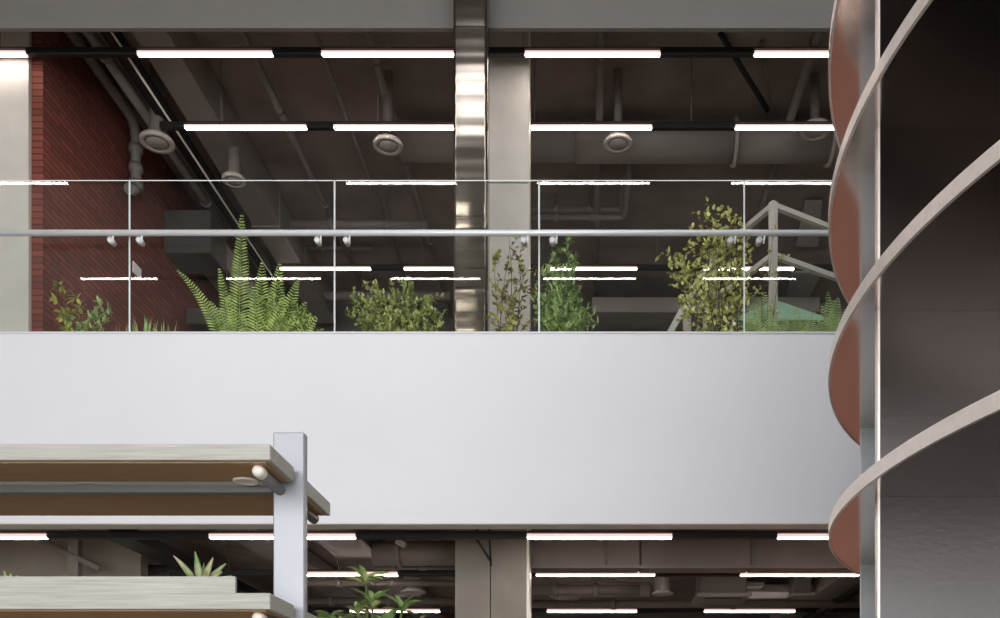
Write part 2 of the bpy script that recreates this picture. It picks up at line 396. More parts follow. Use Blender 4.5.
# the hall's own two rows, over the void in front of the railing; the glass mirrors them
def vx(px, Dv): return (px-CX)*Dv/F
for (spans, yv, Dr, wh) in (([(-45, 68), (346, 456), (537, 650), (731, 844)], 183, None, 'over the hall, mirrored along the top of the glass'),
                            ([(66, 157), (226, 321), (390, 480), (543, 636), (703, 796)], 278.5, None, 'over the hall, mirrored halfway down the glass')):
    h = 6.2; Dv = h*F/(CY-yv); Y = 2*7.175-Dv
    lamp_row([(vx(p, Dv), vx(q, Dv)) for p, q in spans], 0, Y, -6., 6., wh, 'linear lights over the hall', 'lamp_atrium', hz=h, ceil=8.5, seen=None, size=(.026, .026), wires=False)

# ------------------------------------------------------------------ upstairs services
def pipe_y(name, ratio, h, D0, D1, r, m, label, collars=(), cat='pipe', grp=None, extra=None):
    x = ratio*h; t = thing(name, (x, (D0+D1)/2, H(h)), label, cat, grp)
    pts = [(x, D0, H(h)), (x, D1, H(h))]
    if extra: pts = pts[:1]+extra
    MB().tube(pts, r, 14).build('pipe_run', m, t)
    for c in collars: MB().tube([(x, c-.03, H(h)), (x, c+.03, H(h))], r*1.25, 14).build('collar', m, t)
    return t
pipe_y('ceiling_pipe', -.303, 6.7, 8.05, 14.28, .04, M['pipe'], 'thin grey pipe running back along the upstairs ceiling left of the steel column', (9.0, 10.6, 12.2), grp='ceiling pipes upstairs')
pipe_y('ceiling_pipe', -.4756, 6.7, 8.05, 14.28, .035, M['pipe'], 'thin grey pipe along the upstairs ceiling right of the big duct', (9.7, 11.4), grp='ceiling pipes upstairs')
pipe_y('ceiling_pipe', .0225, 6.7, 8.05, 14.28, .04, M['pipe'], 'thin grey pipe running back just right of the stone column', (9.0, 10.4, 12.0), grp='ceiling pipes upstairs')
pipe_y('ceiling_pipe', .324, 6.7, 8.05, 14.28, .045, M['pipe'], 'thin grey pipe running back upstairs beside the steel tower', (8.8, 11.0), grp='ceiling pipes upstairs')
pipe_y('ceiling_pipe', -.375, 6.75, 8.05, 14.28, .022, M['pipe'], 'slimmest grey conduit along the upstairs ceiling', (9.3,), grp='ceiling pipes upstairs')
# pipes beside the brick wall; the thick one turns down the wall
xq = -4.80; dq = 9.94; hq = 6.72
t = thing('drain_pipe', (xq, 9.2, H(hq)), 'grey drain pipe that runs beside the brick wall and turns down it', 'pipe')
pts = [(xq, 8.05, H(hq)), (xq, dq-.16, H(hq))]+[(xq, dq-.16+.16*math.sin(a), H(hq-.16*(1-math.cos(a)))) for a in (PI/6, PI/3, PI/2)]+[(xq, dq, H(6.04))]
MB().tube(pts, .052, 16).build('pipe_run', M['pipe'], t)
for z in (6.44, 6.24, 6.06): MB().lathe((xq, dq, H(z)), [(0, -.04), (.072, -.04), (.072, .04), (0, .04)], 18).build('collar', M['pipe'], t)
MB().tube([(xq, dq, H(6.05)), (xq, dq-.06, H(5.97)), (xq-.01, dq-.14, H(5.94))], .056, 14).build('elbow', M['pipe'], t)
pipe_y('wall_pipe', -.689, 6.44, 8.05, 12.6, .05, M['pipe'], 'grey pipe beside the drain pipe along the top of the brick wall', (8.6, 9.6, 10.9))
tag(MB().box(-4.894, -4.878, 10.05, 10.23, H(5.19), H(5.31), bev=.004).build('wall_plate', M['knob'], loc=(-4.89, 10.1, H(5.19))), 'small white plate on the brick wall behind the first glass joint', 'switch')  # plain white plate flat on the brick
# cable tray and white conduit
t = thing('cable_tray', (-4.21, 11, H(6.36)), 'black cable tray running back between brick wall and big duct', 'cable tray')
MB().box(-4.27, -4.15, 8.05, 13.9, H(6.35), H(6.37)).box(-4.28, -4.265, 8.05, 13.9, H(6.35), H(6.43)).box(-4.155, -4.14, 8.05, 13.9, H(6.35), H(6.43)).build('tray', M['black'], t)
MB().tube([(-4.165, 8.05, H(6.335)), (-4.165, 13.9, H(6.335))], .011, 8).build('conduit', M['cream'], t)
# the big rectangular duct
t = thing('air_duct', (-3.75, 11, H(6.2)), 'large pale rectangular air duct running back beside the brick wall', 'air duct')
for y0, y1 in ((8.06, 9.6), (9.62, 11.4), (11.42, 14.0)):
    MB().box(-4.07, -3.75, y0, y1, H(6.45), H(6.86), bev=.01).build('duct_section', M['duct'], t)
for y in (9.61, 11.41): MB().box(-4.085, -3.735, y-.01, y+.01, H(6.435), H(6.875)).build('flange', M['duct'], t)
t = thing('air_duct', (-4.4, 12.2, H(6.1)), 'small stepped grey duct box fixed high beside the far end of the brick wall', 'air duct')
MB().box(-4.894, -4.35, 10.8, 11.3, H(5.8), H(6.3), bev=.01).build('duct_box', M['box_dark'], t)
MB().box(-4.75, -4.4, 11.3, 12.4, H(5.95), H(6.25), bev=.01).build('duct_arm', M['pipe'], t)
for i, z in enumerate((4.9, 5.25)):
    tag(MB().box(-4.894, -4.5+.05*i, 11.4, 12.1, H(z), H(z+.2), bev=.01).build('wall_box', M['box_dark'], loc=(-4.5, 11.7, H(z))),
        ('lower' if i == 0 else 'upper')+' dark box on the brick wall behind the fern', 'box')
# big round duct across the room
t = thing('round_duct', (1.4, 10.1, H(6.56)), 'big grey round air duct crossing the upstairs ceiling left to right', 'air duct')
for x0, x1, r in ((-2.0, -.1, .19), (-.1, 1.6, .2), (1.64, 2.64, .2), (2.68, 4.9, .2)):
    MB().tube([(x0, 10.1, H(6.62)), (x1, 10.1, H(6.62))], r, 28).build('duct_section', M['duct'], t)
for x in (-1.2, .6, 2.2, 3.9): MB().tube([(x, 10.1, H(6.8)), (x, 10.1, H(6.91))], .008, 6).build('hanger_rod', M['pipe'], t)
for x in (1.62, 2.66): MB().tube([(x-.02, 10.1, H(6.62)), (x+.02, 10.1, H(6.62))], .235, 28).build('flange', M['pale'], t)
# cross pipes
def hang(t, x, y, z0, z1):
    MB().tube([(x, y, z0), (x, y, z1)], .006, 6).build('hanger_rod', M['pipe'], t)
def cross_pipe(y, D, xa, xb, r, label, h=None, tail=None):
    z = H((CY-y)*D/F); a, b = PX(xa, D), PX(xb, D)
    t = thing('cross_pipe', ((a+b)/2, D, z), label, 'pipe', 'pipes crossing the upstairs ceiling')
    pts = [(a, D, z), (b, D, z)]
    if tail: pts += [(b+.04, D-.01, z), (b+.07, D-.05, z), (b+.08, D-.12, z), (b+.08, D-tail, z)]
    MB().tube(pts, r, 12).build('pipe_run', M['pipe'], t)
    for q in (.3, .7): hang(t, a+(b-a)*q, D, z, H(6.91))
    for q in (.3, .7): MB().tube([(a+(b-a)*q-.03, D, z), (a+(b-a)*q+.03, D, z)], r*1.3, 12).build('collar', M['pipe'], t)
cross_pipe(225, 11.6, 290, 428, .055, 'thick grey pipe crossing behind the handrail left of the steel column')
cross_pipe(209.5, 11.5, 530, 616, .04, 'grey pipe with a bend, upper of the pair right of the stone column', tail=1.2)
cross_pipe(217.5, 11.5, 530, 619, .035, 'grey pipe, lower of the pair right of the stone column', tail=1.1)
cross_pipe(296, 13.2, 325, 450, .06, 'grey pipe crossing low at the back behind the round bush')
cross_pipe(248, 12.6, 300, 372, .03, 'short thin pipe crossing above the round bush')
t = thing('air_duct', (1.2, 13.6, H(6.3)), 'long flat grey duct along the far wall above the ventilation boxes', 'air duct')
MB().box(PX(592, 13.4), PX(820, 13.4), 13.4, 14.299, H(6.34), H(6.56), bev=.01).build('duct_section', M['duct'], t)
for i, (xa, xb) in enumerate(((603, 632), (638, 664))):
    a = MB().box(PX(xa, 13.9), PX(xb, 13.9), 13.9, 14.25, H(6.0), H(6.28), bev=.01)
    for k in range(4): a.box(PX(xa+3, 13.89), PX(xb-3, 13.89), 13.89, 13.9, H(6.03+.06*k), H(6.05+.06*k))
    tag(a.build('vent_box', M['pipe'], loc=(PX(xa, 13.9), 14, H(6.0))), ('left' if i == 0 else 'right')+' grey slatted ventilation box on the far wall upstairs', 'ventilation box')
# angled ceiling braces and hanging panels at the right
t = thing('ceiling_brace', (1.7, 9.3, H(6.6)), 'dark steel angle brace under the ceiling between the two right pipes', 'brace')
MB().tube([(PX(720, 8.9), 8.9, H(6.88)), (PX(768, 9.6), 9.6, H(6.62))], .03, 6).build('brace_bar', M['black'], t)
MB().tube([(PX(762, 9.0), 9.0, H(6.88)), (PX(771, 9.7), 9.7, H(6.7))], .018, 6).build('strut', M['pipe'], t)
for i, q in enumerate((((805, 200), (822, 200), (818, 244), (796, 244)), ((792, 270), (822, 270), (803, 306), (784, 306)))):
    a = MB(); h = 6.85
    vs = [(PX(px, h*F/(CY-py)), h*F/(CY-py), H(h)) for px, py in q]
    vs += [(x, y, z-.04) for x, y, z in vs]
    a.add(vs, [(0, 1, 2, 3), (7, 6, 5, 4), (0, 4, 5, 1), (1, 5, 6, 2), (2, 6, 7, 3), (3, 7, 4, 0)])
    tag(a.build('ceiling_panel', M['pale'], loc=vs[0]), ('nearer' if i == 0 else 'farther')+' flat grey panel fixed to the upstairs ceiling beside the tower', 'ceiling panel', 'flat ceiling panels')

# round ceiling diffusers upstairs
def diffuser(px, py, r, h, label, top=6.9, m='pale', neck=.7, name='ceiling_speaker'):
    D = h*F/(CY-py); x = PX(px, D)
    t = thing(name, (x, D, H(h)), label, 'ceiling diffuser', 'round ceiling diffusers')
    MB().lathe((x, D, H(h)), [(r*.66, .03), (r*.68, .002), (r*.97, 0), (r, .012), (r, .03), (r*.9, .05), (r*.6, .05)], 36).build('ring', M[m], t)
    MB().lathe((x, D, H(h)), [(0, .0), (r*.58, .0), (r*.61, .004), (r*.61, .03)], 32).build('cone', M['offpale'], t)
    MB().lathe((x, D, H(h)), [(r*neck, .05), (r*neck, top-h+.01)], 28).build('neck', M['pipe'], t)
diffuser(157, 144, .165, 6.1, 'round air diffuser hanging beside the brick wall', neck=.4, name='round_diffuser')
diffuser(388, 147, .15, 6.15, 'round air diffuser left of the steel column', neck=.35, name='round_diffuser')
diffuser(618, 145, .145, 6.15, 'round air diffuser right of the stone column, under the round duct', neck=.3, name='round_diffuser')
diffuser(815, 132, .16, 6.32, 'round air diffuser beside the tower, partly behind a light', neck=.3, name='round_diffuser')
diffuser(234, 182, .125, 6.12, 'pale oval diffuser under the big rectangular duct', top=6.46, neck=.5, name='round_diffuser')

# ------------------------------------------------------------------ downstairs services
LC = 2.12
def lbox(name, x0, x1, D, D2, h0, h1, m, label, cat, bev=.01, grp=None):
    o = MB().box(PX(x0, D), PX(x1, D), D, D2, H(h0), H(h1), bev=bev).build(name, M[m], loc=((PX(x0, D)+PX(x1, D))/2, D, H(h0)))
    return tag(o, label, cat, grp)
t = thing('air_duct', (PX(700, 8.7), 8.7, H(1.72)), 'wide taupe duct crossing the ground floor ceiling right of the concrete column', 'air duct')
for xa, xb in ((528, 640), (641, 752), (753, 872)): MB().box(PX(xa, 8.62), PX(xb, 8.62), 8.62, 8.95, H(1.72), H(2.02), bev=.01).build('duct_section', M['ductwarm'], t)
MB().box(PX(528, 8.6), PX(872, 8.6), 8.59, 8.62, H(1.70), H(1.725)).build('support_angle', M['pipe'], t)
for q in (532, 606, 753, 840): MB().tube([(PX(q, 8.6), 8.605, H(1.70)), (PX(q, 8.6), 8.605, H(2.13))], .011, 8).build('hanger_rod', M['pipe'], t)
t = thing('air_duct', (PX(640, 10.9), 10.9, H(1.84)), 'flattened pale flexible duct downstairs behind the middle lights', 'air duct')
D = 10.9; z = H((CY-590)*D/F)
MB().tube([(PX(552, D), D, z-.03), (PX(572, D), D, z), (PX(600, D), D, z+.02), (PX(622, D), D, z+.01), (PX(650, D), D, z)], [.05, .09, .1, .09, .08], 20).build('flexible_hose', M['pale'], t)
MB().tube([(PX(552, D), D, z-.03), (PX(560, D), D-.05, z-.07), (PX(578, D), D-.06, z-.07)], .06, 16).build('hose_end', M['pale'], t)
t = thing('air_duct', (PX(790, 11.4), 11.4, H(1.86)), 'flat pale duct downstairs between the cassette and the tower', 'air duct')
D = 11.4; z = H((CY-590)*D/F)
MB().box(PX(700, D), PX(850, D), D, D+.5, z-.02, z+.07, bev=.01).build('duct_section', M['pale'], t)
MB().box(PX(742, D), PX(760, D), D-.3, D, z, z+.05, bev=.01).build('side_branch', M['pale'], t)
t = thing('round_duct', (PX(420, 8.9), 8.9, H(1.9)), 'taupe round duct downstairs just left of the concrete column', 'air duct')
MB().tube([(PX(374, 8.9), 8.9, H(1.9)), (PX(470, 8.9), 8.9, H(1.9))], .12, 24).build('duct_section', M['ductwarm'], t)
for q in (385, 440): MB().tube([(PX(q, 8.9), 8.9, H(2.0)), (PX(q, 8.9), 8.9, H(2.13))], .008, 6).build('hanger_rod', M['pipe'], t)
MB().tube([(PX(398, 8.9), 8.9, H(1.9)), (PX(402, 8.9), 8.9, H(1.9))], .135, 24).build('flange', M['pipe'], t)
def ly(name, ratio0, ratio1, h0, h1, D0, D1, m, label, cat):
    o = MB().box(ratio0*h0, ratio1*h0, D0, D1, H(h0), H(h1), bev=.008).build(name, M[m], loc=((ratio0+ratio1)/2*h0, (D0+D1)/2, H(h0)))
    return tag(o, label, cat)
ly('air_duct', -1.28, -1.05, 1.93, 2.1, 8.1, 14.2, 'ductwarm', 'pale duct downstairs running back from the left of the concrete column', 'air duct')
ly('air_duct', -1.66, -1.47, 1.95, 2.1, 8.1, 14.2, 'duct', 'second duct downstairs running back, left of the pale one', 'air duct')
ly('cable_tray', -2.25, -2.12, 1.8, 1.9, 7.9, 13.5, 'black', 'black cable tray downstairs running back above the succulent', 'cable tray')
ly('cable_tray', 1.68, 1.74, 1.8, 1.86, 7.9, 14.2, 'black', 'black cable tray downstairs running back beside the steel tower', 'cable tray')
ly('cable_tray', -.62, -.57, 2.0, 2.06, 9, 14.2, 'black', 'black tray downstairs just behind the left side of the concrete column', 'cable tray')
ly('air_duct', 1.46, 1.62, 1.93, 2.1, 9.8, 14.2, 'pale', 'pale duct running back downstairs beside the right cable tray', 'air duct')
for (y, D, xa, xb, r, lb) in ((583, 9.9, 300, 455, .035, 'thin pipe downstairs crossing behind the leafy plant'),
                              (601, 11.2, 290, 455, .045, 'thick pipe downstairs crossing behind the leafy plant'),
                              (590, 10.3, 528, 640, .06, 'short fat pipe downstairs right of the concrete column'),
                              (604, 11.3, 528, 870, .05, 'long pipe downstairs crossing above the back lights'),
                              (568, 9.1, 374, 455, .02, 'thin conduit under the round duct downstairs'),
                              (567, 9.05, 528, 870, .02, 'thin conduit under the wide taupe duct downstairs')):
    z = H((CY-y)*D/F)
    t = thing('cross_pipe', (PX((xa+xb)/2, D), D, z), lb, 'pipe', 'pipes crossing the ground floor ceiling')
    MB().tube([(PX(xa, D), D, z), (PX(xb, D), D, z)], r, 12).build('pipe_run', M['ductwarm'], t)
    for q in (.25, .6): hang(t, PX(xa+(xb-xa)*q, D), D, z, H(2.13))
    for q in (.25, .6): MB().tube([(PX(xa+(xb-xa)*q, D)-.03, D, z), (PX(xa+(xb-xa)*q, D)+.03, D, z)], r*1.35, 12).build('collar', M['pipe'], t)
def spigot(px, py, h, r, label, elbow=0):
    D = h*F/(CY-py); x = PX(px, D)
    t = thing('round_diffuser', (x, D, H(h)), label, 'ceiling diffuser', 'round ceiling diffusers')
    MB().lathe((x, D, H(h)), [(0, .03), (r*.7, .02), (r, 0), (r*1.35, .0), (r*1.38, .015), (r, .035)], 28).build('ring', M['pale'], t)
    MB().lathe((x, D, H(h)), [(r, .03), (r, .2 if elbow else 2.13-h)], 24).build('neck', M['duct'], t)
    if elbow:
        pts = [(x, D, H(h+.12))]+[(x+elbow*.14*(1-math.cos(a)), D, H(h+.2+.14*math.sin(a))) for a in (0, PI/6, PI/3, PI/2)]+[(x+elbow*.7, D, H(h+.34))]
        MB().tube(pts, r*.98, 20).build('elbow', M['duct'], t)
spigot(413, 593, 1.72, .1, 'drum-shaped diffuser downstairs left of the concrete column')
spigot(662.5, 594.5, 1.7, .085, 'round diffuser with a bent neck downstairs between two lights', 1)
# cassette unit and small fittings
D = 10.6; z = H(155.5*D/F); x0, x1 = PX(697, D), PX(752, D)
t = thing('cassette_unit', ((x0+x1)/2, D, z), 'flat pale air conditioner cassette hanging downstairs right of the middle', 'air conditioner')
MB().box(x0, x1, D, D+.6, z, z+.05, bev=.012).build('face_panel', M['pale'], t)
MB().box(x0+.05, x1-.05, D+.05, D+.55, z+.05, H(2.13), bev=.01).build('body', M['duct'], t)
MB().box(x0+.1, x1-.1, D+.08, D+.12, z-.006, z+.001).build('air_slot', M['black'], t)
D = 11.0; z = H(157*D/F); x0, x1 = PX(792, D), PX(815, D)
t = thing('cassette_unit', ((x0+x1)/2, D, z), 'small pale square air unit hanging downstairs near the tower', 'air conditioner')
MB().box(x0, x1, D, D+.35, z, z+.03, bev=.008).build('face_panel', M['pale'], t)
MB().box(x0+.03, x1-.03, D+.03, D+.32, z+.03, H(2.13), bev=.008).build('body', M['duct'], t)
D = 8.2; t = thing('emergency_light', (PX(401, D), D, H(1.83)), 'small tilted pale spotlight box downstairs left of the concrete column', 'spotlight')
a = MB().box(-.045, .045, -.03, .03, -.025, .025, bev=.006); R = Matrix.Rotation(.5, 3, 'Y')
a.v = [tuple(R @ Vector(v)+Vector((PX(401, D), D, H(1.84)))) for v in a.v]; a.build('lamp_box', M['pale'], t)
MB().tube([(PX(401, D), D, H(1.86)), (PX(401, D), D, H(LC+.01))], .008, 8).build('stem_rod', M['pipe'], t)
# angle brace before the column
t = thing('ceiling_brace', (PX(485, 8.0), 8.0, H(2.0)), 'thin black angled brace in front of the concrete column', 'brace')
MB().tube([(PX(476, 8.1), 8.1, H(LC)), (PX(477, 8.1), 8.1, H(1.85)), (PX(491, 8.1), 8.1, H(1.66))], .012, 6).build('brace_bar', M['black'], t)
MB().tube([(PX(488, 8.1), 8.1, H(LC)), (PX(491, 8.1), 8.1, H(1.62))], .01, 6).build('hanger_rod', M['black'], t)
# added dark bars at the left, for the cross-shaped shadow on the wall
t = thing('shadow_cross', (PX(75, 8.7), 8.7, H(2.)), 'dark crossed bars before the pale wall downstairs, in place of a shadow', 'shadow bars')
MB().box(PX(68, 8.7), PX(78, 8.7), 8.7, 8.78, H(1.2), H(LC)).build('upright', M['pipe'], t)
MB().tube([(PX(40, 8.72), 8.72, H(1.99)), (PX(100, 8.72), 8.72, H(1.72))], .03, 8).build('brace_bar', M['pipe'], t)
t = thing('round_duct', (PX(150, 9.8), 9.8, H(1.85)), 'dark round duct end downstairs behind the succulent', 'air duct')
MB().tube([(PX(137, 9.8), 9.8, H(1.80)), (PX(200, 9.8), 9.8, H(1.80))], .17, 24).build('duct_section', M['pipe'], t)
MB().box(PX(112, 9.7), PX(136, 9.7), 9.7, 9.9, H(1.66), H(1.8), bev=.01).build('damper_box', M['wall_dark'], t)

# ------------------------------------------------------------------ round steel tower
TC = (3.88, 3.65); R = 2.83; TH = .056
t = thing('disc_tower', (TC[0], TC[1], 0), 'round steel tower of stacked polished discs wrapped round dark metal walls', 'tower')
for h in (1., 1.73, 2.445, 3.17):
    a = MB(); n = 360
    a.lathe((TC[0], TC[1], H(h)), [(0, TH), (R-.012, TH)], n, smooth=False)
    a.lathe((TC[0], TC[1], H(h)), [(R-.012, 0.002), (0, 0.002)], n, smooth=False)
    d = a.build('disc', M['mirror'], t); d['label'] = 'disc with a mirror-polished underside'
    a = MB(); a.lathe((TC[0], TC[1], H(h)), [(R-.012, TH), (R, TH), (R, 0), (R-.012, 0)], n, smooth=False)
    a.build('rim_band', M['rim'], d)
xp = 293*3.65/F
segs = [0, H(1.), H(1.73), H(2.445), H(3.17), H(4.4)]
for i in range(5):
    z0 = segs[i]+(TH if i else 0); z1 = segs[i+1]
    MB().box(xp+.008, 6.6, 3.65, 3.67, z0, z1+.0015).build('wall_panel', M['plate'], t)['label'] = 'dark brushed metal wall panel'
    MB().box(xp-.004, xp+.006, 3.643, 3.675, z0, z1+.0015).build('edge_trim', M['rim'], t)
    MB().box(276*4.97/F, 3.2, 4.97, 4.99, z0, z1+.0015).build('rear_panel', M['plate_light'], t)['label'] = 'light brushed metal panel'

# ------------------------------------------------------------------ timber shelving at the left
t = thing('shelving_unit', (-1.04, 3.29, 0), 'grey-oak plank shelving carried on a tall satin aluminium post', 'shelving unit')
MB().box(-1.097, -.987, 3.27, 3.31, 0, H(1.125), bev=.004).build('post', M['post'], t)
for hb in (.942, .461):
    for (d0, d1) in ((3.0, 3.245), (3.335, 3.71)):
        w = MB().box(-4.2, -1.016, d0, d1, H(hb), H(hb+.052), bev=.002).build('plank', M['wood'], t)
        MB().box(-4.2, -1.036, d0+.02, d1-.02, H(hb)-.004, H(hb)+.001).build('soffit_veneer', M['soffit'], w)['label'] = 'brown underside veneer'
    MB().box(-4.2, -1.098, 3.272, 3.308, H(hb-.030), H(hb-.002), bev=.003).build('long_rail', M['alu'], t)
    a = MB(); a.tube([(-1.072, 3.05, H(hb-.02)), (-1.072, 3.68, H(hb-.02))], .02, 20); a.build('cross_tube', M['alu'], t)
    a = MB(); a.lathe((-1.072, 3.05, H(hb-.02)), [(0, -.016), (.012, -.013), (.018, -.006), (.0205, 0), (.0205, .03)], 20, 'y'); a.build('end_cap', M['cream'], t)
    a = MB(); a.lathe((-1.17, 3.212, H(hb)-.005), [(0, -.003), (.03, -.003), (.032, -.006), (.042, -.006), (.044, 0)], 28); a.build('downlight_ring', M['cream'], t)
# planter trough standing on the lower shelf
t = thing('planter_trough', (-2.6, 3.14, H(.513)), 'long grey-oak planter trough standing on the lower shelf', 'planter')
zb, zt = H(.5135), H(.572)
a = MB().box(-4.2, -1.14, 3.03, 3.045, zb, zt).box(-4.2, -1.3, 3.22, 3.235, zb, zt).box(-4.2, -1.3, 3.045, 3.22, zb, zb+.008).box(-1.315, -1.3, 3.045, 3.22, zb, zt)
a.build('trough_body', M['wood'], t)
MB().box(-4.2, -1.316, 3.046, 3.219, zb+.008, zt-.02).build('soil', M['soil'], t)

# ------------------------------------------------------------------ plants
rnd = random.Random(7)
def rv(s=1): return Vector((rnd.uniform(-s, s), rnd.uniform(-s, s), rnd.uniform(-s, s)))
def shrub(name, base, tips, leafmat, stemmat, label, cat, L=.04, W=.018, per=60, sub=5, sublen=.14, sr=.006, droop=0., topw=1.):
    """stems from base to each tip, side twigs with leaves"""
    base = Vector(base)
    t = thing(name, base, label, cat)
    st = MB(); lf = MB()
    for tip in tips:
        tip = Vector(tip); b0 = base+Vector((rnd.uniform(-.04, .04)+(tip.x-base.x)*.12, rnd.uniform(-.03, .03), 0))
        n = 7; pts = []
        bend = Vector((rnd.uniform(-.05, .05), rnd.uniform(-.04, .04), 0))
        for i in range(n+1):
            u = i/n; p = b0.lerp(tip, u); p.x = b0.x+(tip.x-b0.x)*(u**1.25); p += bend*math.sin(PI*u)+rv(.006)
            pts.append(p)
        st.tube(pts, [sr*(1-.75*i/n) for i in range(n+1)], 6)
        for k in range(sub):
            u = .25+.75*((k+rnd.random())/sub)**topw; i = min(int(u*n), n-1); p = pts[i].lerp(pts[i+1], u*n-i)
            d = (rv(1)+Vector((0, 0, .55))).normalized(); ln = sublen*rnd.uniform(.55, 1.1)*(1.2-u*.5)
            q = p+d*ln; q.z -= droop*ln
            if q.y > 7: q.y = max(q.y, 7.33)
            mid = (p+q)/2+rv(.01)+Vector((0, 0, ln*.08))
            st.tube([p, mid, q], [sr*.4, sr*.3, sr*.15], 4)
            m = max(3, int(per/sub))
            for j in range(m):
                w = (j+1)/m; r = p.lerp(mid, w*2) if w < .5 else mid.lerp(q, w*2-1)
                ld = (d*.5+rv(.9)+Vector((0, 0, .1))).normalized()
                if r.y > 7: r.y = max(r.y, 7.325); ld.y = max(ld.y, -.3)
                lf.leaf(r, ld, Vector((0, 0, 1))+rv(.5), L*rnd.uniform(.7, 1.2), W*rnd.uniform(.8, 1.2))
    st.build('stem', stemmat, t); lf.build('foliage', leafmat, t)
    return t
def frond_mesh(pts, maxlen, w, st, gap=.018, narrow=.22):
    """feather frond along pts"""
    fr = MB(); fr.tube(pts, [.004*(1-.8*i/(len(pts)-1)) for i in range(len(pts))], 5)
    L = sum((pts[i+1]-pts[i]).length for i in range(len(pts)-1)); s = L*st
    while s < L*.99:
        acc = 0
        for i in range(len(pts)-1):
            d = (pts[i+1]-pts[i]).length
            if acc+d >= s: break
            acc += d
        p = pts[i].lerp(pts[i+1], (s-acc)/d); tdir = (pts[i+1]-pts[i]).normalized()
        u = (s/L-st)/(1-st); ln = maxlen*min(1, .35+u*3)*(1-u)**.75+.008
        side = tdir.cross(Vector((.15, -1, .25))).normalized()
        for sg in (-1, 1):
            dd = (side*sg+tdir*.55+Vector((0, -.1, -.05))+rv(.05)).normalized()
            fr.leaf(p, dd, Vector((0, -1, .4)), ln, w*(.6+.4*ln/maxlen), fold=.1, tip=.12)
        s += gap
    return fr
def fern(name, base, tips, maxlen, label, m, w=.012, gap=.018, arch=.25, st=.2):
    t = thing(name, base, label, 'fern'); base = Vector(base)
    for k, tt in enumerate(tips):
        tip = Vector(tt[0]); mz = tt[1]; n = 10; pts = []
        base = Vector((PX(tt[2], tip.y), t.location.y, t.location.z)) if len(tt) > 2 else Vector(t.location)
        for i in range(n+1):
            u = i/n; p = base.lerp(tip, u)
            p.z += math.sin(PI*u)*arch*abs(tip.x-base.x)+0; p.x = base.x+(tip.x-base.x)*(u**1.15)
            pts.append(p)
        frond_mesh(pts, maxlen*mz, w, st, gap).build('frond', m, t)
    return t
SO = H(2.98)      # soil level in the parapet trough
t = thing('planter_trough', (0, 7.36, H(2.5)), 'long planter trough hidden just behind the white parapet', 'planter')
MB().box(-5.4, 4.3, 7.285, 7.30, H(2.5), H(3.05)).box(-5.4, 4.3, 7.455, 7.47, H(2.5), H(3.05)).box(-5.4, 4.3, 7.30, 7.455, H(2.5), H(2.52)).build('trough_body', M['black'], t)
MB().box(-5.39, 4.29, 7.301, 7.454, H(2.52), SO).build('soil', M['soil'], t)
DP = 7.38
def Q(px, py, d=0): return P(px, py, DP+d)
# left small nandina by the brick corner
shrub('nandina', (PX(75, DP), DP, SO), [Q(62, 280), Q(76, 290, .03), Q(57, 300), Q(84, 302), Q(66, 310)], M['lime'], M['gstem'],
      'small shrub with yellow-green leaves in front of the brick corner', 'shrub', L=.075, W=.03, per=30, sub=5, sublen=.07, sr=.004)
shrub('leafy_shrub', (PX(92, DP), DP, SO), [Q(104, 298), Q(92, 314), Q(70, 318, .04), Q(80, 322), Q(108, 312), Q(60, 316)], M['bright'], M['gstem'],
      'low feathery green plant beside the yellow-green shrub', 'shrub', L=.05, W=.014, per=110, sub=8, sublen=.1, sr=.003)
# grass tufts
for i, (px, h, nb) in enumerate(((143, 20, 26), (163, 14, 16), (127, 12, 10))):
    a = MB(); b = Vector((PX(px, DP), DP, SO))
    for k in range(nb):
        tp = Q(px+rnd.uniform(-1, 1)*(13 if i == 0 else 17), 332-h*rnd.uniform(.3, 1), rnd.uniform(-.06, .06))
        a.leaf(b+Vector((rnd.uniform(-.03, .03), 0, 0)), tp-b, Vector((rnd.uniform(-1, 1), -1, 0)), (tp-b).length, .012)
    tag(a.build('grass_tuft', M['bright'], loc=b), ['tallest tuft of spiky grass by the glass joint before the brick wall', 'loose tuft of spiky grass right of the tallest tuft', 'short tuft of spiky grass left of the tallest tuft'][i], 'grass', 'grass tufts along the parapet')
# the big fern
fern('tall_fern', (PX(262, DP), DP, SO),
     [(Q(242, 212), .8, 238), (Q(176, 269, -.03), .5, 232), (Q(219, 268, .03), .55, 236), (Q(209, 300), .5, 240), (Q(262, 262, .02), .85, 262), (Q(280, 262, .04), .85, 272), (Q(298, 280, .02), .85, 276), (Q(318, 316, -.02), .8, 286),
      (Q(226, 296, -.04), .7, 244), (Q(285, 296, -.06), .9, 262), (Q(254, 284, -.08), .8, 256), (Q(306, 302, .03), .85, 280), (Q(240, 312, .02), .6, 256), (Q(296, 316, -.05), .8, 266)],
     .16, 'tall arching green fern in front of the brick wall and big duct', M['fern'], w=.02, gap=.024)
shrub('leafy_shrub', (PX(285, DP), DP+.03, SO), [Q(262, 300), Q(275, 296), Q(290, 302), Q(302, 308), Q(314, 320), Q(252, 312), Q(282, 316, -.04)], M['fern'], M['gstem'],
      'low dense feathery shrub at the foot of the tall fern', 'shrub', L=.045, W=.016, per=190, sub=12, sublen=.13, sr=.003)
